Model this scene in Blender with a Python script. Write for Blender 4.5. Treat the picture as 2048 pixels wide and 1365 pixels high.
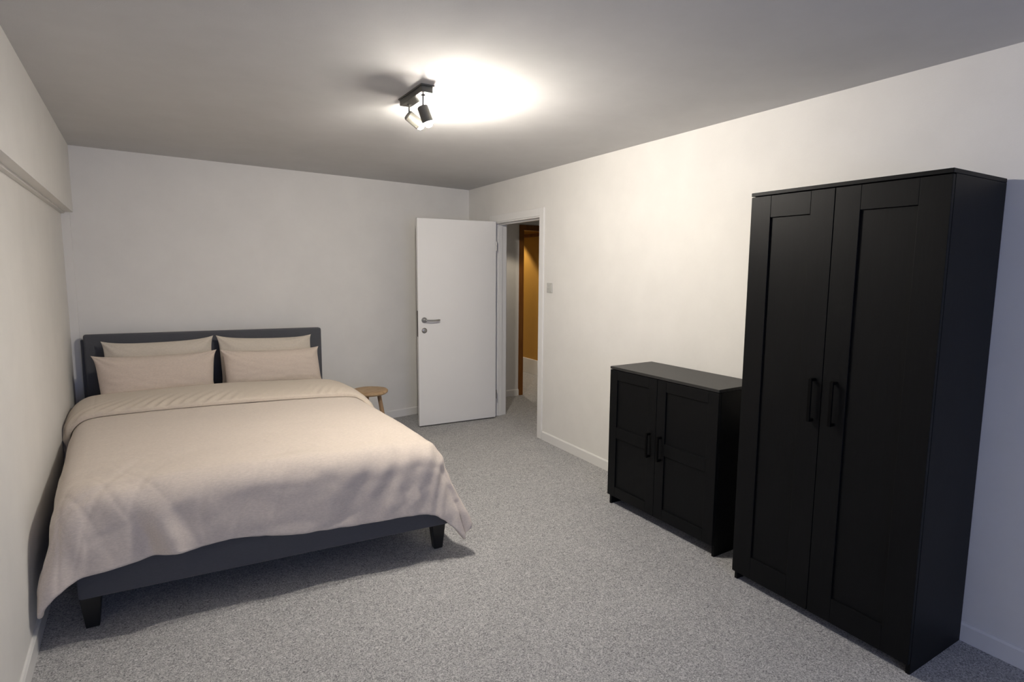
import bpy, bmesh, math, random
from mathutils import Vector, Matrix, noise

# ------------------------------------------------------------------ clear
for o in list(bpy.data.objects):
    bpy.data.objects.remove(o)
SC = bpy.context.scene
COL = SC.collection

# ------------------------------------------------------------------ camera
YAW, PITCH, ROLL = 0.5342, -0.1145, 0.0076
FPX, PCX, PCY, CAMH = 1128.79, 1034.11, 669.41, 1.5193
fw = Vector((math.sin(YAW)*math.cos(PITCH), math.cos(YAW)*math.cos(PITCH), math.sin(PITCH)))
rt = Vector((math.cos(YAW), -math.sin(YAW), 0))
up = rt.cross(fw)
c_, s_ = math.cos(ROLL), math.sin(ROLL)
rt2 = c_*rt + s_*up
up2 = -s_*rt + c_*up
cd = bpy.data.cameras.new('camera')
cam = bpy.data.objects.new('camera', cd)
COL.objects.link(cam)
cam.matrix_world = Matrix(((rt2.x, up2.x, -fw.x, 0), (rt2.y, up2.y, -fw.y, 0), (rt2.z, up2.z, -fw.z, CAMH), (0, 0, 0, 1)))
cd.sensor_width = 36
cd.lens = FPX/2048*36
cd.shift_x = -(PCX-1024)/2048
cd.shift_y = (PCY-682.5)/2048
cd.clip_start = 0.05
SC.camera = cam

# ------------------------------------------------------------------ world, daylight, exposure
SC.view_settings.view_transform = 'Standard'
SC.view_settings.look = 'None'
SC.view_settings.exposure = 0.03
SC.view_settings.gamma = 1
SC.view_settings.use_curve_mapping = False
w = bpy.data.worlds.new('dusk_sky')
SC.world = w
w.use_nodes = True
wn = w.node_tree
wn.nodes['Background'].inputs[0].default_value = (0.38, 0.47, 0.84, 1)
wn.nodes['Background'].inputs[1].default_value = 5.2

# the window behind the camera: blue dusk light enters here
H = 2.37
WIN = (-0.15, 1.60, 0.55, 2.2)      # x0 x1 z0 z1 in the wall behind the camera
YN = -2.3
pl = bpy.data.lights.new('window_portal', 'AREA')
pl.shape = 'RECTANGLE'; pl.size = WIN[1]-WIN[0]; pl.size_y = WIN[3]-WIN[2]
pl.cycles.is_portal = True
po = bpy.data.objects.new('window_portal', pl)
po.location = ((WIN[0]+WIN[1])/2, YN-0.02, (WIN[2]+WIN[3])/2)
po.rotation_euler = (math.radians(90), 0, math.radians(0))
COL.objects.link(po)
po.rotation_euler = (math.radians(-90), 0, math.radians(180))
LAMP = 3600.0                          # radiance of the spot bulbs


# ------------------------------------------------------------------ materials
def nt(name):
    m = bpy.data.materials.new(name)
    m.use_nodes = True
    t = m.node_tree
    b = t.nodes['Principled BSDF']
    return m, t, b


def coord(t, scale=(1, 1, 1), rot=(0, 0, 0), kind='Object'):
    tc = t.nodes.new('ShaderNodeTexCoord')
    mp = t.nodes.new('ShaderNodeMapping')
    mp.inputs['Scale'].default_value = scale
    mp.inputs['Rotation'].default_value = rot
    t.links.new(tc.outputs[kind], mp.inputs[0])
    return mp.outputs[0]


def noise_tex(t, vec, scale, detail=3, rough=.5, dist=0):
    n = t.nodes.new('ShaderNodeTexNoise')
    n.inputs['Scale'].default_value = scale
    n.inputs['Detail'].default_value = detail
    n.inputs['Roughness'].default_value = rough
    n.inputs['Distortion'].default_value = dist
    t.links.new(vec, n.inputs['Vector'])
    return n.outputs[0]


def ramp(t, fac, stops):
    r = t.nodes.new('ShaderNodeValToRGB')
    el = r.color_ramp.elements
    while len(el) < len(stops):
        el.new(0.5)
    for e, (p, c) in zip(el, stops):
        e.position = p
        e.color = (*c, 1)
    t.links.new(fac, r.inputs[0])
    return r.outputs[0]


def bump(t, b, h, strength, dist):
    n = t.nodes.new('ShaderNodeBump')
    n.inputs['Strength'].default_value = strength
    n.inputs['Distance'].default_value = dist
    t.links.new(h, n.inputs['Height'])
    t.links.new(n.outputs[0], b.inputs['Normal'])


def paint(name, col, var=.03, rough=.6, bs=.25, scale=2.2):
    m, t, b = nt(name)
    v = coord(t)
    n = noise_tex(t, v, scale, 4, .6)
    lo = tuple(max(0, c*(1-var)) for c in col); hi = tuple(min(1, c*(1+var)) for c in col)
    t.links.new(ramp(t, n, [(.3, lo), (.7, hi)]), b.inputs['Base Color'])
    b.inputs['Roughness'].default_value = rough
    if bs:
        bump(t, b, noise_tex(t, v, 160, 3, .6), bs, .0015)
    return m


def plain(name, col, rough=.5, metal=0, spec=.5):
    m, t, b = nt(name)
    n = noise_tex(t, coord(t), 30, 2)
    t.links.new(ramp(t, n, [(.3, tuple(c*.96 for c in col)), (.7, tuple(c*1.04 for c in col))]), b.inputs['Base Color'])
    b.inputs['Roughness'].default_value = rough
    b.inputs['Specular IOR Level'].default_value = spec
    b.inputs['Metallic'].default_value = metal
    return m


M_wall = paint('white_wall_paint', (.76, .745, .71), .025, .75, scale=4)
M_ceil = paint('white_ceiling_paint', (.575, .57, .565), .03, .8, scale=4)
M_trim = paint('white_gloss_paint', (.78, .77, .745), .01, .35, 0)
M_leaf = paint('white_door_paint', (.80, .79, .77), .01, .4, .05)
M_ochre = paint('ochre_wall_paint', (.52, .27, .035), .05, .6, .2)
M_switch = plain('white_switch_plastic', (.52, .515, .48), .35)
M_steel = plain('brushed_steel', (.42, .41, .39), .32, 1)
M_lock = plain('dark_lock_metal', (.09, .085, .075), .5, .6)


def wood(name, dark, light, scale=(1, 1, 8), rough=.5, sc=6, spec=.22):
    m, t, b = nt(name)
    v = coord(t, scale)
    n = noise_tex(t, v, sc, 5, .6, .6)
    t.links.new(ramp(t, n, [(.3, dark), (.7, light)]), b.inputs['Base Color'])
    b.inputs['Roughness'].default_value = rough
    b.inputs['Specular IOR Level'].default_value = spec
    bump(t, b, noise_tex(t, v, sc*5, 3), .15, .001)
    return m


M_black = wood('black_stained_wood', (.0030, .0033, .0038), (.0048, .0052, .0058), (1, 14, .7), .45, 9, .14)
M_blacktop_lit = wood('black_stained_wood_lit_top', (.020, .020, .0195), (.032, .032, .031), (12, .8, 1), .4, 9)  # cabinet top: wall reflection painted in as a lighter tone of the black wood
M_handle = plain('black_handle', (.0012, .0012, .0014), .6, 0, .08)
M_leg = plain('black_leg_wood', (.006, .006, .006), .4)
M_brown = wood('brown_door_frame_wood', (.13, .045, .009), (.22, .085, .018), (6, 6, .6), .45, 5)
M_stool = wood('warm_stool_wood', (.33, .21, .11), (.56, .40, .24), (3, 12, 1), .5, 4)
M_stoolleg = wood('warm_stool_leg_wood', (.28, .17, .09), (.45, .31, .18), (8, 8, 1), .55, 4)
M_lamp = plain('grey_lamp_metal', (.12, .116, .10), .45, .3)
M_cap = plain('dark_lamp_cap', (.03, .03, .028), .45, .3)

# carpet: grey loop pile
m, t, b = nt('grey_loop_carpet')
v = coord(t)
n1 = noise_tex(t, v, 75, 2, .5, 2.2)
n2 = noise_tex(t, v, 190, 2, .6, 1.0)
n3 = noise_tex(t, v, 3, 4, .6)
mx = t.nodes.new('ShaderNodeMath'); mx.operation = 'ADD'
mx2 = t.nodes.new('ShaderNodeMath'); mx2.operation = 'MULTIPLY'; mx2.inputs[1].default_value = .5
t.links.new(n1, mx.inputs[0]); t.links.new(n2, mx.inputs[1]); t.links.new(mx.outputs[0], mx2.inputs[0])
cr = ramp(t, mx2.outputs[0], [(.38, (.18, .18, .183)), (.5, (.40, .398, .394)), (.64, (.66, .655, .645))])
mm = t.nodes.new('ShaderNodeMix'); mm.data_type = 'RGBA'; mm.blend_type = 'MULTIPLY'
mm.inputs[0].default_value = 1
t.links.new(cr, mm.inputs[6])
t.links.new(ramp(t, n3, [(.3, (.93, .93, .93)), (.7, (1, 1, 1))]), mm.inputs[7])
t.links.new(mm.outputs[2], b.inputs['Base Color'])
b.inputs['Roughness'].default_value = .95
b.inputs['Specular IOR Level'].default_value = .1
bump(t, b, mx2.outputs[0], .6, .006)
M_carpet = m


def fabric(name, col, weave=.3, s=900, slub=0.0):
    m, t, b = nt(name)
    v = coord(t, (1, 3.5, 3.5))
    n = noise_tex(t, v, 60, 4, .7)
    lo = tuple(c*(1-.05-slub) for c in col); hi = tuple(c*(1+.05) for c in col)
    t.links.new(ramp(t, n, [(.35, lo), (.65, hi)]), b.inputs['Base Color'])
    b.inputs['Roughness'].default_value = .9
    b.inputs['Specular IOR Level'].default_value = .15
    try:
        b.inputs['Sheen Weight'].default_value = .15
    except KeyError:
        pass
    n2 = noise_tex(t, v, 220, 3, .6)
    bump(t, b, n2, weave, .001)
    return m


M_linen = fabric('beige_linen', (.665, .585, .51), .4, slub=.05)
M_fold = fabric('beige_linen_fold', (.63, .55, .455), .35, slub=.02)
M_pillow_f = fabric('beige_pillow_linen', (.64, .545, .46), .3, slub=.02)
M_pillow_b = fabric('pale_pillow_linen', (.63, .565, .475), .3, slub=.02)
M_uph = fabric('charcoal_upholstery', (.088, .090, .100), .5)
M_matt = fabric('white_mattress_cloth', (.6, .57, .52), .3)

m, t, b = nt('lit_bulb')
em = t.nodes.new('ShaderNodeEmission')
em.inputs[0].default_value = (1, .925, .825, 1)
em.inputs[1].default_value = LAMP
t.links.new(em.outputs[0], t.nodes['Material Output'].inputs[0])
M_bulb = m


# ------------------------------------------------------------------ helpers
def link(name, bm, mat, parent=None, smooth=False, label=None):
    me = bpy.data.meshes.new(name)
    bmesh.ops.recalc_face_normals(bm, faces=bm.faces)
    bm.to_mesh(me); bm.free()
    me.materials.append(mat)
    if smooth:
        for p in me.polygons:
            p.use_smooth = True
    o = bpy.data.objects.new(name, me)
    COL.objects.link(o)
    if parent:
        o.parent = parent
    if label:
        o['label'] = label
    return o


def tag(o, label=None, cat=None, group=None, kind=None):
    if label: o['label'] = label
    if cat: o['category'] = cat
    if group: o['group'] = group
    if kind: o['kind'] = kind
    return o


def thing(name, loc, rz, label, cat, group=None):
    o = bpy.data.objects.new(name, None)
    o.empty_display_size = .1
    o.location = loc
    o.rotation_euler = (0, 0, rz)
    COL.objects.link(o)
    return tag(o, label, cat, group)


def box(bm, a, b_, bev=0, seg=2):
    x0, x1 = sorted((a[0], b_[0])); y0, y1 = sorted((a[1], b_[1])); z0, z1 = sorted((a[2], b_[2]))
    r = bmesh.ops.create_cube(bm, size=1)
    vs = r['verts']
    for v in vs:
        v.co = Vector((x0+(v.co.x+.5)*(x1-x0), y0+(v.co.y+.5)*(y1-y0), z0+(v.co.z+.5)*(z1-z0)))
    if bev:
        es = {e for v in vs for e in v.link_edges}
        bmesh.ops.bevel(bm, geom=list(es), offset=bev, segments=seg, affect='EDGES', profile=.5)


def prism(bm, pts, z0, z1):
    lo = [bm.verts.new((x, y, z0)) for x, y in pts]
    hi = [bm.verts.new((x, y, z1)) for x, y in pts]
    n = len(pts)
    bm.faces.new(lo[::-1]); bm.faces.new(hi)
    for i in range(n):
        bm.faces.new((lo[i], lo[(i+1) % n], hi[(i+1) % n], hi[i]))


def hexa(bm, lo, hi, bev=0, seg=2):
    """box from 4 lower and 4 upper 3-D corners"""
    vs = [bm.verts.new(p) for p in list(lo)+list(hi)]
    fs = [(3, 2, 1, 0), (4, 5, 6, 7)] + [(i, (i+1) % 4, (i+1) % 4+4, i+4) for i in range(4)]
    for f in fs:
        bm.faces.new([vs[i] for i in f])
    if bev:
        es = {e for v in vs for e in v.link_edges}
        bmesh.ops.bevel(bm, geom=list(es), offset=bev, segments=seg, affect='EDGES', profile=.5)


def basis(d):
    d = Vector(d).normalized()
    a = Vector((0, 0, 1)) if abs(d.z) < .9 else Vector((1, 0, 0))
    u = d.cross(a).normalized()
    return u, d.cross(u).normalized(), d


def lathe(bm, org, axis, prof, seg=32):
    """prof: list of (distance along axis, radius)"""
    u, v, d = basis(axis)
    org = Vector(org)
    rings = []
    for h, r in prof:
        if r < 1e-6:
            rings.append([bm.verts.new(org+d*h)])
        else:
            rings.append([bm.verts.new(org+d*h+(u*math.cos(2*math.pi*i/seg)+v*math.sin(2*math.pi*i/seg))*r) for i in range(seg)])
    for A, B in zip(rings, rings[1:]):
        if len(A) == 1 and len(B) == 1:
            continue
        for i in range(seg):
            j = (i+1) % seg
            if len(A) == 1:
                bm.faces.new((A[0], B[i], B[j]))
            elif len(B) == 1:
                bm.faces.new((A[i], B[0], A[j]))
            else:
                bm.faces.new((A[i], B[i], B[j], A[j]))


def struct(name, bm, mat, label, cat, parent=None):
    o = link(name, bm, mat, parent)
    return tag(o, label, cat, kind='structure')


# ------------------------------------------------------------------ room shell
XR, YB, AB = 2.7225, 5.6488, .1474
TH = .137
D0, D1, DH = 4.205, 5.085, 1.995           # door opening in the right wall
XS, XL, AL, ZS = -.6768, -.7454, -.0575, 1.903
def yb(x): return YB+AB*(x-XR)
def xleft(x0, y): return x0+AL*(y-YB)
YF = 9.0                                    # far end of the room beyond the hall
XF = 4.36                                   # ochre wall
HY = 5.79                                   # hall end wall

bm = bmesh.new()
prism(bm, [(-1.6, YN-.3), (5.2, YN-.3), (5.2, YF+.3), (-1.6, YF+.3)], -.1, 0)
struct('floor', bm, M_carpet, 'grey looped carpet covering the bedroom and hall floor', 'floor')
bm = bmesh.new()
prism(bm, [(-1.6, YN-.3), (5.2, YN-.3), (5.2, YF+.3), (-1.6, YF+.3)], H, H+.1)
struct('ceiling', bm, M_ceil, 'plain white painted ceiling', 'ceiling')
# left wall
bm = bmesh.new()
prism(bm, [(xleft(XL, YN-.3), YN-.3), (xleft(XL, 6.2), 6.2), (xleft(XL, 6.2)-.15, 6.2), (xleft(XL, YN-.3)-.15, YN-.3)], 0, H)
struct('wall_left', bm, M_wall, 'white wall on the left beside the bed', 'wall')
# beam on the left wall
bm = bmesh.new()
prism(bm, [(xleft(XL, YN)-.01, YN), (xleft(XS, YN), YN), (xleft(XS, yb(XS)), yb(XS)+.01), (xleft(XL, yb(XL))-.01, yb(XL)+.01)], ZS, H)
struct('trim_1', bm, M_wall, 'white boxed beam running along the top of the left wall', 'beam')
bm = bmesh.new()
prism(bm, [(xleft(XL, YN), YN), (xleft(XL+.022, YN), YN), (xleft(XL+.022, yb(XL)), yb(XL+.022)), (xleft(XL, yb(XL)), yb(XL))], ZS-.012, ZS)
struct('trim_2', bm, M_wall, 'thin white strip under the beam on the left wall', 'trim')
# corner boxing
bm = bmesh.new()
xa, xb = XL-.01, XS+.012
ya, ybb = yb(xa), yb(xb)
prism(bm, [(xa, ya-.012), (xb, ybb-.012), (xb, ybb+.01), (xa, ya+.01)], 0, ZS)
struct('trim_3', bm, M_wall, 'narrow white boxing in the corner behind the bed', 'trim')
# back wall
bm = bmesh.new()
prism(bm, [(-1.2, yb(-1.2)), (XR+TH, yb(XR+TH)), (XR+TH, yb(XR+TH)+.15), (-1.2, yb(-1.2)+.15)], 0, H)
struct('wall_back', bm, M_wall, 'white wall behind the headboard', 'wall')
# right wall with the door opening
bm = bmesh.new()
box(bm, (XR, YN-.3, 0), (XR+TH, D0, H))
box(bm, (XR, D1, 0), (XR+TH, YB+.02, H))
box(bm, (XR, D0, DH), (XR+TH, D1, H))
struct('wall_right', bm, M_wall, 'long white wall on the right with the doorway', 'wall')
# wall behind the camera with window opening
bm = bmesh.new()
box(bm, (-1.2, YN-.15, 0), (WIN[0], YN, H))
box(bm, (WIN[1], YN-.15, 0), (XR+TH, YN, H))
box(bm, (WIN[0], YN-.15, 0), (WIN[1], YN, WIN[2]))
box(bm, (WIN[0], YN-.15, WIN[3]), (WIN[1], YN, H))
struct('wall_near', bm, M_wall, 'white wall with the window behind the viewer', 'wall')
bm = bmesh.new()
f = .05
box(bm, (WIN[0], YN-.12, WIN[2]), (WIN[0]+f, YN-.06, WIN[3]), .004)
box(bm, (WIN[1]-f, YN-.12, WIN[2]), (WIN[1], YN-.06, WIN[3]), .004)
box(bm, (WIN[0], YN-.12, WIN[2]), (WIN[1], YN-.06, WIN[2]+f), .004)
box(bm, (WIN[0], YN-.12, WIN[3]-f), (WIN[1], YN-.06, WIN[3]), .004)
xm = (WIN[0]+WIN[1])/2
box(bm, (xm-f/2, YN-.12, WIN[2]), (xm+f/2, YN-.06, WIN[3]), .004)
struct('window_1', bm, M_trim, 'white window frame in the wall behind the viewer', 'window')
# baseboards
BH = .078
def skirt(name, p, q, nrm, label, h=BH, tk=.013):
    p, q, n = Vector((*p, 0)), Vector((*q, 0)), Vector((*nrm, 0)).normalized()
    bm = bmesh.new()
    prof = [(-.004, 0), (tk, 0), (tk, h-.008), (tk-.006, h), (-.004, h)]
    A = [bm.verts.new(p+n*a+Vector((0, 0, z))) for a, z in prof]
    B = [bm.verts.new(q+n*a+Vector((0, 0, z))) for a, z in prof]
    k = len(prof)
    for i in range(k):
        bm.faces.new((A[i], A[(i+1) % k], B[(i+1) % k], B[i]))
    bm.faces.new(A[::-1]); bm.faces.new(B)
    return struct(name, bm, M_trim, label, 'baseboard')
skirt('baseboard_left', (xleft(XL, YN), YN), (xleft(XL, yb(XL)), yb(XL)), (1, .05), 'low white baseboard along the left wall')
skirt('baseboard_back', (XS, yb(XS)), (XR, yb(XR)), (AB, -1), 'low white baseboard along the wall behind the bed')
skirt('baseboard_right', (XR, YN), (XR, D0-.07), (-1, 0), 'low white baseboard along the right wall')
skirt('baseboard_corner', (XR, D1+.07), (XR, YB), (-1, 0), 'short white baseboard behind the open door')
# door lining, stops and architrave
bm = bmesh.new()
L = .02
box(bm, (XR-.004, D0, 0), (XR+TH+.004, D0+L, DH), .002)
box(bm, (XR-.004, D1-L, 0), (XR+TH+.004, D1, DH), .002)
box(bm, (XR-.004, D0, DH-L), (XR+TH+.004, D1, DH), .002)
for x0 in (XR+.048,):
    box(bm, (x0, D0+L, 0), (x0+.04, D0+L+.012, DH-L), .002)
    box(bm, (x0, D1-L-.012, 0), (x0+.04, D1-L, DH-L), .002)
    box(bm, (x0, D0+L, DH-L-.012), (x0+.04, D1-L, DH-L), .002)
struct('trim_4', bm, M_trim, 'white lining inside the doorway', 'door frame')
bm = bmesh.new()
A = .068
for x0, x1 in ((XR-.014, XR+.002), (XR+TH-.002, XR+TH+.014)):
    box(bm, (x0, D0-A+.008, 0), (x1, D0+.008, DH+A-.008), .003)
    box(bm, (x0, D1-.008, 0), (x1, D1+A-.008, DH+A-.008), .003)
    box(bm, (x0, D0+.008, DH-.008), (x1, D1-.008, DH+A-.008), .003)
struct('trim_5', bm, M_trim, 'white architrave around the doorway', 'door frame')

# hall beyond the doorway
bm = bmesh.new()
box(bm, (XR+TH, HY, 0), (3.452, HY+.1, H))
box(bm, (3.452, HY, 2.043), (XF, HY+.1, H))
struct('wall_hall_end', bm, M_wall, 'white hall wall seen through the doorway', 'wall')
bm = bmesh.new()
box(bm, (XR+TH-.005, YB-.3, 0), (XR+TH+.001, HY, H))
struct('wall_hall_left', bm, M_wall, 'white hall wall beside the doorway', 'wall')
bm = bmesh.new()
box(bm, (XF, 2.3, 0), (XF+.12, HY+.1, H))
struct('wall_hall_right', bm, M_wall, 'white far side wall of the hall', 'wall')
bm = bmesh.new()
box(bm, (XR+TH, 2.2, 0), (XF, 2.3, H))
struct('wall_hall_near', bm, M_wall, 'white near end wall of the hall', 'wall')
bm = bmesh.new()
box(bm, (XF, HY+.1, .0), (XF+.12, YF, H))
struct('wall_ochre', bm, M_ochre, 'ochre yellow wall seen through the second doorway', 'wall')
bm = bmesh.new()
box(bm, (2.8, YF, 0), (XF+.12, YF+.12, H))
box(bm, (2.8, HY+.1, 0), (2.92, YF, H))
struct('wall_beyond', bm, M_wall, 'white walls closing the room beyond the hall', 'wall')
bm = bmesh.new()
box(bm, (XF-.02, HY+.1, 0), (XF+.001, YF, .215), .003)
struct('baseboard_ochre', bm, M_trim, 'tall white baseboard under the ochre wall', 'baseboard')
bm = bmesh.new()
box(bm, (XF-.03, HY+.1, 1.985), (XF+.001, YF, 2.03), .004)
struct('trim_6', bm, M_brown, 'dark brown rail high on the ochre wall', 'trim')
skirt('baseboard_hall', (XR+TH, HY), (3.452, HY), (0, -1), 'low white baseboard in the hall')
bm = bmesh.new()
box(bm, (3.444, HY-.014, 0), (3.505, HY+.115, 2.045), .003)
box(bm, (XF-.05, HY-.014, 0), (XF, HY+.115, 2.045), .003)
box(bm, (3.505, HY-.014, 1.983), (XF-.05, HY+.115, 2.045), .003)
struct('trim_7', bm, M_brown, 'brown wooden frame of the second doorway across the hall', 'door frame')

# unseen spotlight added in the room beyond to light the ochre wall
bm = bmesh.new()
lathe(bm, (3.98, 7.5, H+.002), (0, 0, -1), [(0, .06), (.006, .06), (.008, .045), (.004, .040)], 32)
struct('trim_8', bm, M_steel, 'small round ring of an added, unseen spotlight in the ceiling beyond the hall', 'ceiling light')
sp = bpy.data.lights.new('added_fill_spot', 'SPOT')
sp.energy = 75; sp.color = (1, .86, .68); sp.spot_size = math.radians(92); sp.spot_blend = .25; sp.shadow_soft_size = .03
so_ = bpy.data.objects.new('added_fill_spot', sp); so_.location = (3.98, 7.5, H-.02); COL.objects.link(so_)

bm = bmesh.new()
lathe(bm, (3.20, 5.17, H+.002), (0, 0, -1), [(0, .06), (.006, .06), (.008, .045), (.004, .040)], 32)
struct('trim_9', bm, M_steel, 'small round ring of an added, unseen spotlight in the hall ceiling just outside the doorway', 'ceiling light')
sp2 = sp.copy(); sp2.energy = 22; sp2.spot_size = math.radians(88)  # second added spot, out of view, brightens the hall end wall and floor
so2 = bpy.data.objects.new('added_fill_spot', sp2); so2.location = (3.20, 5.17, H-.02); COL.objects.link(so2)

# ------------------------------------------------------------------ open white door
HX, HYD = 2.703, 4.99
DW, DA = .81, .050
dr = thing('door_1', (HX, HYD, 0), math.pi-DA, 'plain white bedroom door standing open against the back wall', 'door')
dr['kind'] = 'structure'
# local x runs from the hinge to the free edge, local -y is away from the viewer
bm = bmesh.new()
box(bm, (0, -.04, .012), (DW, 0, DH-.006), .003)
link('door_leaf', bm, M_leaf, dr)
bm = bmesh.new()
box(bm, (DW-.001, -.031, .881), (DW+.0018, -.009, 1.127), .0006)
link('lock_plate', bm, M_lock, dr, label='dark metal lock plate on the door edge')
for side in (1, -1):
    y0 = 0 if side == 1 else -.04
    bm = bmesh.new()
    lathe(bm, (DW-.058, y0-.001*side, 1.037), (0, side, 0), [(0, 0), (0, .027), (.007, .027), (.010, .024), (.010, 0)], 36)
    lathe(bm, (DW-.058, y0, 1.037), (0, side, 0), [(.008, .011), (.045, .010), (.045, 0)], 24)
    hd = link('door_handle', bm, M_steel, dr, label='brushed steel door handle')
    for p in hd.data.polygons: p.use_smooth = False
    bm = bmesh.new()
    # curved lever
    pts = []
    for i in range(13):
        s = i/12
        pts.append((Vector((DW-.058+.004-s*.148, y0+side*(.042+.010*math.sin(s*math.pi)), 1.037-.003*math.sin(s*3.1)))))
    rings = []
    for i, p in enumerate(pts):
        r = .0085 if i < 12 else .006
        rings.append([bm.verts.new(p+Vector((0, math.cos(a)*r*.8, math.sin(a)*r))) for a in [2*math.pi*k/14 for k in range(14)]])
    for A_, B_ in zip(rings, rings[1:]):
        for k in range(14):
            bm.faces.new((A_[k], A_[(k+1) % 14], B_[(k+1) % 14], B_[k]))
    bm.faces.new(rings[0]); bm.faces.new(rings[-1])
    link('lever', bm, M_steel, hd, True)
    bm = bmesh.new()
    lathe(bm, (DW-.058, y0-.001*side, .938), (0, side, 0), [(0, 0), (0, .026), (.006, .026), (.012, .018), (.014, .009), (.014, 0)], 36)
    link('keyhole_rose', bm, M_steel, dr, label='round steel keyhole cover')
for z in (.25, 1.75):
    bm = bmesh.new()
    lathe(bm, (-.006, -.004, z-.045), (0, 0, 1), [(0, 0), (0, .007), (.09, .007), (.09, 0)], 16)
    link('hinge', bm, M_steel, dr)

# light switch
sw = thing('light_switch', (XR, 4.05, 1.365), 0, 'small white light switch on the right wall beside the doorway', 'light switch')
bm = bmesh.new()
box(bm, (-.009, -.040, -.041), (.001, .040, .041), .003, 3)
link('switch_plate', bm, M_switch, sw)
bm = bmesh.new()
box(bm, (-.013, -.027, -.008), (-.008, .027, .030), .002)
link('rocker', bm, M_switch, sw)
bm = bmesh.new()
box(bm, (-.012, -.027, -.031), (-.008, .027, -.011), .002)
link('rocker', bm, M_switch, sw)

# ------------------------------------------------------------------ ceiling spot light
lt = thing('ceiling_spotlight', (1.023, 2.714, H), .0252, 'dark grey ceiling light bar with lit spot heads above the bed foot', 'ceiling light')
bm = bmesh.new()
box(bm, (-.034, -.150, -.006), (.034, .150, .001), .002)
link('ceiling_plate', bm, M_lamp, lt)
bm = bmesh.new()
box(bm, (-.029, -.143, -.034), (.029, .143, -.006), .003)
link('bar', bm, M_lamp, lt)
heads = [((.0, .088), .036, (.82, .0, -.52)), ((.0, -.09), .040, (.32, -.10, -.92))]
for (hx, hy), sl, d in heads:
    d = Vector(d).normalized()
    top = Vector((hx, hy, -.034)); piv = Vector((hx, hy, -.034-sl))
    bm = bmesh.new()
    lathe(bm, top, (0, 0, -1), [(-.002, 0), (-.002, .011), (.004, .011), (.005, .0042), (sl+.006, .0042), (sl+.006, 0)], 16)
    hd = link('stem', bm, M_lamp, lt)
    bm = bmesh.new()
    o_ = piv-d*.012
    R_ = .0265
    u, v, dd = basis(d)
    # hollow shade: outer wall, rim, inner wall
    lathe(bm, o_-Vector((0, 0, R_*.8)), d, [(0, 0), (0, R_*.8), (.006, R_), (.078, R_), (.078, R_-.002), (.056, R_-.003), (.056, 0)], 32)
    sh = link('spot_head', bm, M_lamp, lt, True)
    em_ = sh.modifiers.new('edges', 'EDGE_SPLIT'); em_.split_angle = math.radians(40)
    bm = bmesh.new()
    prof = [(.058, 0), (.058, .018), (.076, .0195)]+[(.080+.020*math.sin(a), .0205*math.cos(a)) for a in [i*math.pi/2/7 for i in range(8)]]
    lathe(bm, o_-Vector((0, 0, R_*.8)), d, prof, 24)
    link('bulb', bm, M_bulb, lt, True, label='glowing bulb')

# ------------------------------------------------------------------ black wardrobe and cabinet
def shaker_door(bm, y0, y1, z0, z1, st, top, bot, mid=None):
    """front at x=0, door body to x=.019; y0 > y1 along local -y"""
    g = .0006
    box(bm, (0, y0, z0), (.019, y0-st, z1), .0012)
    box(bm, (0, y1+st, z0), (.019, y1, z1), .0012)
    box(bm, (.0002, y0-st-g, z1-top), (.019, y1+st+g, z1), .0012)
    box(bm, (.0002, y0-st-g, z0), (.019, y1+st+g, z0+bot), .0012)
    if mid:
        box(bm, (.0002, y0-st-g, mid[0]), (.019, y1+st+g, mid[1]), .0012)
    box(bm, (.009, y0-st+.004, z0+bot-.004), (.016, y1+st-.004, z1-top+.004))


def pull(bm, y, z0, z1, wd=.014, out=.030):
    box(bm, (-out, y-wd/2, z0), (-out+.009, y+wd/2, z1), .0015)
    box(bm, (-out+.004, y-wd/2, z0), (.002, y+wd/2, z0+.012), .001)
    box(bm, (-out+.004, y-wd/2, z1-.012), (.002, y+wd/2, z1), .001)


def cabinet(name, loc, rz, W, Hh, D, label, cat, st, top, bot, dz0, dsplit, hz, hu, mid=None, dmat=M_black, tmat=M_black):
    r = thing(name, loc, rz, label, cat)
    F = .0195
    bm = bmesh.new(); box(bm, (F, -.004, 0), (D, -.020, Hh-.017), .001); link('side_panel', bm, dmat, r)
    bm = bmesh.new(); box(bm, (F, -W+.016, 0), (D, -W, Hh-.017), .001); link('side_panel', bm, dmat, r)
    bm = bmesh.new(); box(bm, (0, 0, Hh-.016), (D, -W, Hh), .0015); link('top_panel', bm, tmat, r)
    bm = bmesh.new(); box(bm, (F, -.020, dz0+.01), (D, -W+.016, dz0+.026)); link('bottom_panel', bm, dmat, r)
    bm = bmesh.new(); box(bm, (D-.006, -.012, dz0), (D-.001, -W+.012, Hh-.01)); link('back_panel', bm, dmat, r)
    zt = Hh-.020
    for k, (a, c) in enumerate(((-.002, -dsplit+.0015), (-dsplit-.0015, -W+.001))):
        bm = bmesh.new()
        shaker_door(bm, a, c, dz0, zt, st, top, bot, mid)
        dd = link('cabinet_door', bm, dmat, r)
        bm = bmesh.new(); pull(bm, -hu[k], hz[0], hz[1]); link('handle', bm, M_handle, dd)
    return r


cabinet('wardrobe', (2.2775, 1.738, 0), .003, .7958, 1.876, .430, 'tall black two-door wardrobe with long panelled doors against the right wall', 'wardrobe',
        .100, .096, .107, .046, .391, (.888, 1.074), (.356, .447))
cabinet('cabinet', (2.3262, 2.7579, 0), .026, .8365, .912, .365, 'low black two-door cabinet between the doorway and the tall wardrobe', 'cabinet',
        .066, .062, .066, .066, .408, (.418, .565), (.361, .449), (.455, .526), M_black, M_blacktop_lit)

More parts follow.
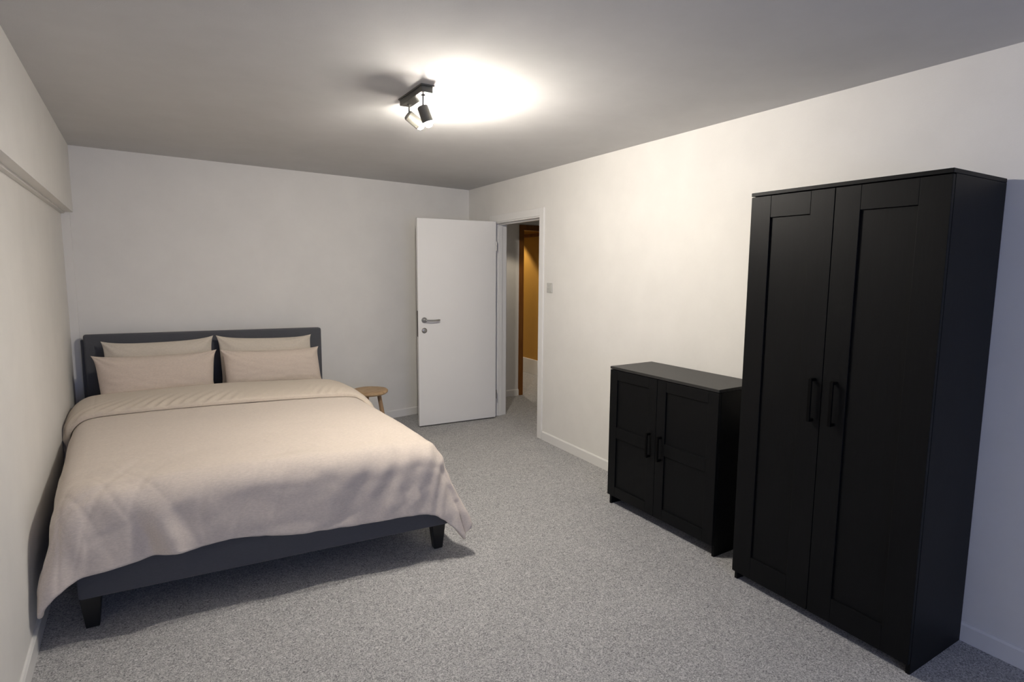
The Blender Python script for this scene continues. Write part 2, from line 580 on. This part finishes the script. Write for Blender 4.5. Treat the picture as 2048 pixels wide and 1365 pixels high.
# ------------------------------------------------------------------ stool
st = thing('stool', (1.395, 4.955, 0), 0, 'small round wooden stool between the bed and the open door', 'stool')
bm = bmesh.new()
lathe(bm, (0, 0, .44), (0, 0, -1), [(0, 0), (.001, .10), (0, .140), (.004, .156), (.014, .165), (.026, .163), (.036, .150), (.040, .12), (.040, 0)], 48)
for v in bm.verts:
    a = math.atan2(v.co.y, v.co.x)
    k = 1+.012*math.sin(3*a+1)+.008*math.sin(5*a)
    v.co.x *= k; v.co.y *= k
link('seat', bm, M_stool, st, True)
for a in (-32, 88, 208):
    a = math.radians(a)
    d = Vector((math.cos(a), math.sin(a), 0))
    p0 = d*.085+Vector((0, 0, .405)); p1 = d*.150
    bm = bmesh.new()
    lathe(bm, p0, p1-p0, [(0, 0), (0, .0175), ((p1-p0).length, .0215), ((p1-p0).length, 0)], 20)
    for v in bm.verts:
        if v.co.z < 0.003: v.co.z = 0.0
    l_ = link('leg', bm, M_stoolleg, st, True)
    em_ = l_.modifiers.new('edges', 'EDGE_SPLIT'); em_.split_angle = math.radians(50)

# ------------------------------------------------------------------ bed
HL, HR = Vector((-.634, 5.03)), Vector((1.040, 5.171))    # headboard front, left and right
FL, FR = Vector((-.441, 2.814)), Vector((1.190, 2.719))   # foot corners
bed = thing('bed', (0, 0, 0), 0, 'double bed with charcoal upholstered headboard and frame against the back wall', 'bed')
bm = bmesh.new()
hd_ = (HR-HL).normalized(); hn = Vector((-hd_.y, hd_.x))
def p3(v2, z): return (v2.x, v2.y, z)
hexa(bm, [p3(HL, .05), p3(HR, .05), p3(HR+hn*.075, .05), p3(HL+hn*.055, .05)],
         [p3(HL, 1.030), p3(HR, .994), p3(HR+hn*.075, .994), p3(HL+hn*.055, 1.030)], .016, 4)
link('headboard', bm, M_uph, bed, True)
bm = bmesh.new()
q0, q1 = HL+hn*.0-hd_*.018, HL+hd_*.03
hexa(bm, [p3(q0+hn*.035, 0), p3(q1+hn*.035, 0), p3(q1+hn*.06, 0), p3(q0+hn*.06, 0)],
         [p3(q0+hn*.035, .99), p3(q1+hn*.035, .99), p3(q1+hn*.06, .99), p3(q0+hn*.06, .99)], .004, 2)
link('headboard_post', bm, M_uph, bed)
bm = bmesh.new()
hexa(bm, [p3(FL, .136), p3(FR, .136), p3(HR, .136), p3(HL, .136)], [p3(FL, .335), p3(FR, .335), p3(HR, .335), p3(HL, .335)], .012, 3)
link('bed_base', bm, M_uph, bed, True)
def leg(cx, cy, w0=.052, w1=.032, sx=1, sy=1):
    bm = bmesh.new()
    # the outer faces are nearly upright, the inner ones taper in
    x0, x1 = sorted((cx, cx+sx*w0*1.45)); y0, y1 = sorted((cy, cy+sy*w0*1.2))
    tx = .014; 
    lo = [(x0+tx, y0+tx*.6, 0), (x1-tx, y0+tx*.6, 0), (x1-tx, y1-tx, 0), (x0+tx, y1-tx, 0)]
    hi = [(x0, y0, .138), (x1, y0, .138), (x1, y1, .138), (x0, y1, .138)]
    hexa(bm, lo, hi, .003, 2)
    return link('leg', bm, M_leg, bed)
leg(FL.x+.002, FL.y+.006, sx=1)
leg(FR.x-.020, FR.y+.012, sx=-1)
leg(HL.x+.03, HL.y-.08, sx=1)
leg(HR.x-.03, HR.y-.08, sx=-1)

# mattress
MZ = .52
bm = bmesh.new()
mt = [FL+Vector((.07, .10)), FR+Vector((-.09, .10)), HR+Vector((-.03, -.02)), HL+Vector((.04, -.02))]
hexa(bm, [p3(p, .335) for p in mt], [p3(p, MZ) for p in mt], .035, 4)
mo = link('mattress', bm, M_matt, None, True)
tag(mo, 'mattress of the double bed hidden under the beige duvet', 'mattress')

# ------------------------------------------------------------------ duvet
random.seed(3)
def sm(a, b_, x):
    t_ = max(0, min(1, (x-a)/(b_-a))); return t_*t_*(3-2*t_)
def nz(x, y, z=0): return noise.noise(Vector((x, y, z)))

# inset quad (where the top starts to curve down): corners at foot/head
QFL, QFR = Vector((-.390, 2.880)), Vector((1.050, 2.790))
QHL, QHR = Vector((-.540, 4.72)), Vector((.925, 4.57))
RS = .125
def drape(e, r=RS, phi=.16):
    q = r*math.pi/2*.93
    if e <= q:
        return r*math.sin(e/r), r*(1-math.cos(e/r))
    k = e-q
    return r*math.sin(q/r)+k*math.sin(phi), r*(1-math.cos(q/r))+k*math.cos(phi)

LTOT = 1.90
def surf(a, bb, lift=0.0):
    """a: across, metres outside the inset quad when <0 or >1 (see grid); bb along: 0 at head, 1 at foot"""
    pass

NX, NY = 150, 150
EXL, EXR, EXF = .36, .385, .44
# cloth coordinates
ss = []
for i in range(NX+1):
    s = i/NX
    ss.append(s)
def cloth_point(sx, ty, hang_l=EXL, hang_r=EXR, hang_f=EXF, puff=1.0):
    """sx in metres: -hang_l..0 left hang, 0..1 (scaled) across, 1..1+hang_r right; ty likewise, 0 head .. 1 foot .. 1+hang_f"""
    ax = min(max(sx, 0), 1); ay = min(max(ty, 0), 1)
    exl = max(0, -sx); exr = max(0, sx-1); ef = max(0, ty-1)
    top = QHL.lerp(QHR, ax); foot = QFL.lerp(QFR, ax)
    base = top.lerp(foot, ay)
    ex = exl if exl > 0 else exr
    dirx = -1 if exl > 0 else 1
    e = math.hypot(ex, ef)
    zt = .605+.022*math.sin(math.pi*ax)**.6*(1) + .012*math.sin(math.pi*ay)
    if e > 1e-6:
        o, dz = drape(e, RS, .24 if exr > ef else .10)
        ux, uy = dirx*ex/e, -ef/e
        # corner flare
        cf = (2*ex*ef/(e*e))
        o += cf*max(0, e-.15)*.21
        x = base.x+ux*o; y = base.y+uy*o; z = zt-dz
    else:
        x, y, z = base.x, base.y, zt
    return Vector((x, y, z)), ex, ef, e

def wall_clip(p, off=.02):
    xl = xleft(XL, p.y)+off
    if p.x < xl+.03:
        d_ = xl+.03-p.x
        p.x = xl+.03-.03*(1-math.exp(-d_/.03))
    return p

def grid_mesh(name, f, nx, ny, mat, parent=None, closed=False):
    P = [[f(i/nx, j/ny) for i in range(nx+1)] for j in range(ny+1)]
    # displacement along normals
    bm = bmesh.new()
    V = []
    for j in range(ny+1):
        row = []
        for i in range(nx+1):
            p, disp = P[j][i]
            pa = P[j][max(i-1, 0)][0]; pb = P[j][min(i+1, nx)][0]
            pc = P[max(j-1, 0)][i][0]; pd = P[min(j+1, ny)][i][0]
            n = (pb-pa).cross(pd-pc)
            if n.length > 1e-12: n.normalize()
            row.append(bm.verts.new(p+(-n)*disp))
        V.append(row)
    for j in range(ny):
        for i in range(nx):
            bm.faces.new((V[j][i], V[j][i+1], V[j+1][i+1], V[j+1][i]))
    return bm, P

def warp(u, ea, eb):
    """u 0..1 -> metres coordinate with arcs at the ends; returns sx"""
    tot = ea+1.5+eb
    m_ = u*tot
    if m_ < ea: return -(ea-m_)
    if m_ > ea+1.5: return 1+(m_-ea-1.5)
    return (m_-ea)/1.5

def wrinkle(cx, cy, ex, ef, sx):
    # cx, cy in metres on the cloth
    w = 0
    w += .0045*nz(cx*2.2, cy*3.0, 1)
    w += .0018*nz(cx*3.5+2, cy*12.0, 5)+.0016*nz(cx*9+cy*2, cy*7, 51)
    # foot and side area creases
    f_ = sm(-.55, .25, ef if ef > 0 else -(1.9-cy))
    w += f_*1.35*(.008*nz(cx*3.0, cy*5.5, 9)+.004*nz(cx*8+cy*5, cy*9-cx*3, 2)+.006*(.35-abs(nz(cx*4.2+3, cy*6+cx*2, 41))))
    # sharp little creases, slanting with the pull of the cloth
    def crease(ang, fq, fp, seed, amp):
        q = cx*math.cos(ang)+cy*math.sin(ang); p_ = -cx*math.sin(ang)+cy*math.cos(ang)
        r = nz(q*fq+seed, p_*fp, seed)
        return -amp*max(0, 1-abs(r)*5.5)**1.6*max(0, .35+nz(cx*2.3, cy*2.3, seed+5))
    w += f_*(crease(.35, 7, 1.6, 3, .010)+crease(1.15, 6, 1.6, 17, .009)+crease(-.5, 7, 2, 29, .007))
    w += crease(1.45, 5, 1.1, 61, .0035)
    # diagonal tension folds from the right foot corner
    if cx > .75:
        k = sm(.75, 1.25, cx)*sm(1.55, 1.95, cy)
        w += k*.0065*math.sin((cx*1.0+cy*.42)*46+3.5*nz(cx*2, cy*2, 7))*(.5+.8*nz(cx*3, cy*2, 12))+k*.004*nz(cx*14+cy*6, cy*5, 77)
    if cx < .55:
        k = sm(.55, .1, cx)*sm(1.6, 2.0, cy)
        w += k*.008*math.sin((-cx*1.0+cy*.75)*24+3*nz(cx*2, cy*2, 3))*(.5+.5*nz(cx*2, cy*2, 22))
    return w

def duvet_f(u, v_):
    # hem wobble
    hf = EXF + .0
    sx = warp(u, EXL, EXR)
    tot = 1.88+EXF
    m_ = v_*tot
    ty = m_/1.88 if m_ < 1.88 else 1+(m_-1.88)
    # scale the hang lengths along the hem
    exl = max(0, -sx); exr = max(0, sx-1); ef = max(0, ty-1)
    ax = min(max(sx, 0), 1)
    hemf = .95+.10*sm(.35, .62, ax)+.05*sm(.25, 0, ax)+.02*nz(ax*6, 0, 4)
    kf = .93*hemf
    if sx > 1: kf = .93*hemf*(1+.05*exr/EXR)
    if sx < 0: kf = .93*hemf*(1-.06*exl/EXL)
    if ef > 0: ty = 1+ef*kf
    p, ex, ef2, e = cloth_point(sx, ty)
    cx = (sx*1.5 if 0 <= sx <= 1 else (sx if sx < 0 else 1.5+(sx-1)))
    cy = (ty*1.88 if ty <= 1 else 1.88+ty-1)
    d = wrinkle(cx, cy, ex, ef2, sx)
    # flutes in the hang at the sides
    if ex > .1:
        d += sm(.1, .4, ex)*.014*math.sin(cy*9+2*nz(cy*2, 0, 8))
    if ef2 > .12:
        d += sm(.12, .4, ef2)*.010*nz(cx*4, 0, 15)
    d -= .030*math.exp(-((cx-.13-.25*ef2)/.035)**2)*sm(.08, .34, ef2)
    d += .022*math.exp(-((cx-.21-.3*ef2)/.045)**2)*sm(.08, .34, ef2)
    p = wall_clip(p)
    return p, max(d, -.045)

dv = thing('duvet', (0, 0, 0), 0, 'beige linen duvet spread over the double bed with its top turned back', 'duvet')
bm, _ = grid_mesh('duvet_cover', duvet_f, 170, 170, M_linen)
cover = link('duvet_cover', bm, M_linen, dv, True)
so = cover.modifiers.new('thick', 'SOLIDIFY'); so.thickness = .022; so.offset = -1
sub = cover.modifiers.new('sub', 'SUBSURF'); sub.levels = 1; sub.render_levels = 1

# turned-back end: closed puffy roll across the width
FEX = .40
def fold_f(side):
    def f(u, v_):
        sx = warp(u, FEX, FEX)
        ax = min(max(sx, 0), 1)
        exx = max(0, -sx, sx-1)
        # front edge (towards foot) and back edge, in ty units
        front = .326 + .014*ax + .012*math.sin(ax*3) + .16*sm(0, .35, exx)*(1 if sx > 1 else -.06)
        back = -.015
        ang = v_*math.pi                       # 0 back .. pi front
        ty = (front+back)/2-(front-back)/2*math.copysign(abs(math.cos(ang))**.8, math.cos(ang))
        h = abs(math.sin(ang))**.45
        p, ex, ef, e = cloth_point(sx, max(ty, -.05))
        if ty < 0:
            p.y -= ty*1.85
        cx = sx*1.5 if 0 <= sx <= 1 else (sx if sx < 0 else 1.5+(sx-1))
        cy = ty*1.88
        hh = (.050+.006*nz(cx*2, 3, 3))*h*(1-.35*sm(.1, .4, exx)) + .002
        # gathers along the front edge
        fr = sm(.42, .80, v_)*sm(1.0, .88, v_)
        gl = .35+.65*sm(1.0, .3, ax)
        hh += fr*gl*.012*math.sin(cx*84+cy*60+5*nz(cx*3, cy*2, 2))*max(0, .35+nz(cx*4, 1, 5)*1.4)
        hh += .003*nz(cx*6, cy*8, 31)*h
        p = wall_clip(p, .008)
        return p, (hh if side > 0 else -.004)
    return f
bmA, _ = grid_mesh('f', fold_f(1), 260, 40, M_fold)
fold = link('turned_back_edge', bmA, M_fold, dv, True)
so = fold.modifiers.new('thick', 'SOLIDIFY'); so.thickness = .004; so.offset = -1
sub = fold.modifiers.new('sub', 'SUBSURF'); sub.levels = 1; sub.render_levels = 1

# ------------------------------------------------------------------ pillows
def pillow(name, TL, TR, BL, BR, T, seed, mat, label, ear=(1, 1)):
    """four corner points of the pillow sheet (3-D); T thickness"""
    TL, TR, BL, BR = map(Vector, (TL, TR, BL, BR))
    o = thing(name, tuple((BL+BR)/2), 0, label, 'pillow', 'pillows against the headboard')
    org = (BL+BR)/2
    n = (TR-TL).cross(TL-BL).normalized()
    if n.y > 0: n = -n                         # towards the viewer
    N = 44
    bm = bmesh.new()
    def pt(i, j, side):
        a = -1+2*i/N; b_ = -1+2*j/N
        # smooth parameter crowding at the rim
        a = math.sin(a*math.pi/2); b_ = math.sin(b_*math.pi/2)
        ca = 1-abs(b_)**5; cb = 1-abs(a)**5
        x = a*(1-.050*ca); y = b_*(1-.085*cb-.05*(1-a*a))
        X = (BL.lerp(BR, (x+1)/2)).lerp(TL.lerp(TR, (x+1)/2), (y+1)/2)
        th = T/2*(max(0, 1-a**4)**.55)*(max(0, 1-b_**4)**.55)
        th *= 1+.05*nz(a*1.5+seed, b_*1.5, seed)
        w_ = .004*nz(a*3+seed, b_*4, 3)+.0035*nz((a+b_)*5, (a-b_)*3+seed, 8)
        # corner pleats
        k = sm(.45, .95, abs(a*b_)**.5)
        w_ += k*.006*math.sin(math.atan2(1-abs(b_)+.05, 1-abs(a)+.05)*12+seed)
        return X-org+n*side*(th+w_*min(1, th/.02))
    grids = []
    for side in (1, -1):
        g = [[None]*(N+1) for _ in range(N+1)]
        for j in range(N+1):
            for i in range(N+1):
                if side == -1 and (i in (0, N) or j in (0, N)):
                    g[j][i] = grids[0][j][i]
                else:
                    g[j][i] = bm.verts.new(pt(i, j, side))
        grids.append(g)
    for k, g in enumerate(grids):
        for j in range(N):
            for i in range(N):
                q = (g[j][i], g[j][i+1], g[j+1][i+1], g[j+1][i])
                bm.faces.new(q if k == 0 else q[::-1])
    link('pillowcase', bm, mat, o, True)
    return o

hx = lambda x, off: (x, 5.03+.0842*(x+.634)-off)       # a point in front of the headboard
def pp(x, off, z): return (*hx(x, off), z)
pillow('pillow', pp(-.528, .075, .985), pp(.187, .075, .985), pp(-.52, .16, .565), pp(.185, .16, .565), .12, 1.3, M_pillow_b,
       'pale beige pillow leaning on the headboard behind the left front pillow')
pillow('pillow', pp(.205, .075, .985), pp(.935, .075, .950), pp(.22, .16, .565), pp(.95, .16, .565), .12, 2.7, M_pillow_b,
       'pale beige pillow leaning on the headboard behind the right front pillow')
pillow('pillow', pp(-.572, .235, .905), pp(.200, .225, .892), pp(-.535, .30, .56), pp(.175, .30, .56), .15, 4.1, M_pillow_f,
       'front beige pillow on the left half of the bed near the left wall')
pillow('pillow', pp(.222, .225, .888), pp(.965, .225, .862), pp(.240, .30, .555), pp(.985, .30, .555), .15, 6.2, M_pillow_f,
       'front beige pillow on the right half of the bed nearer the stool')
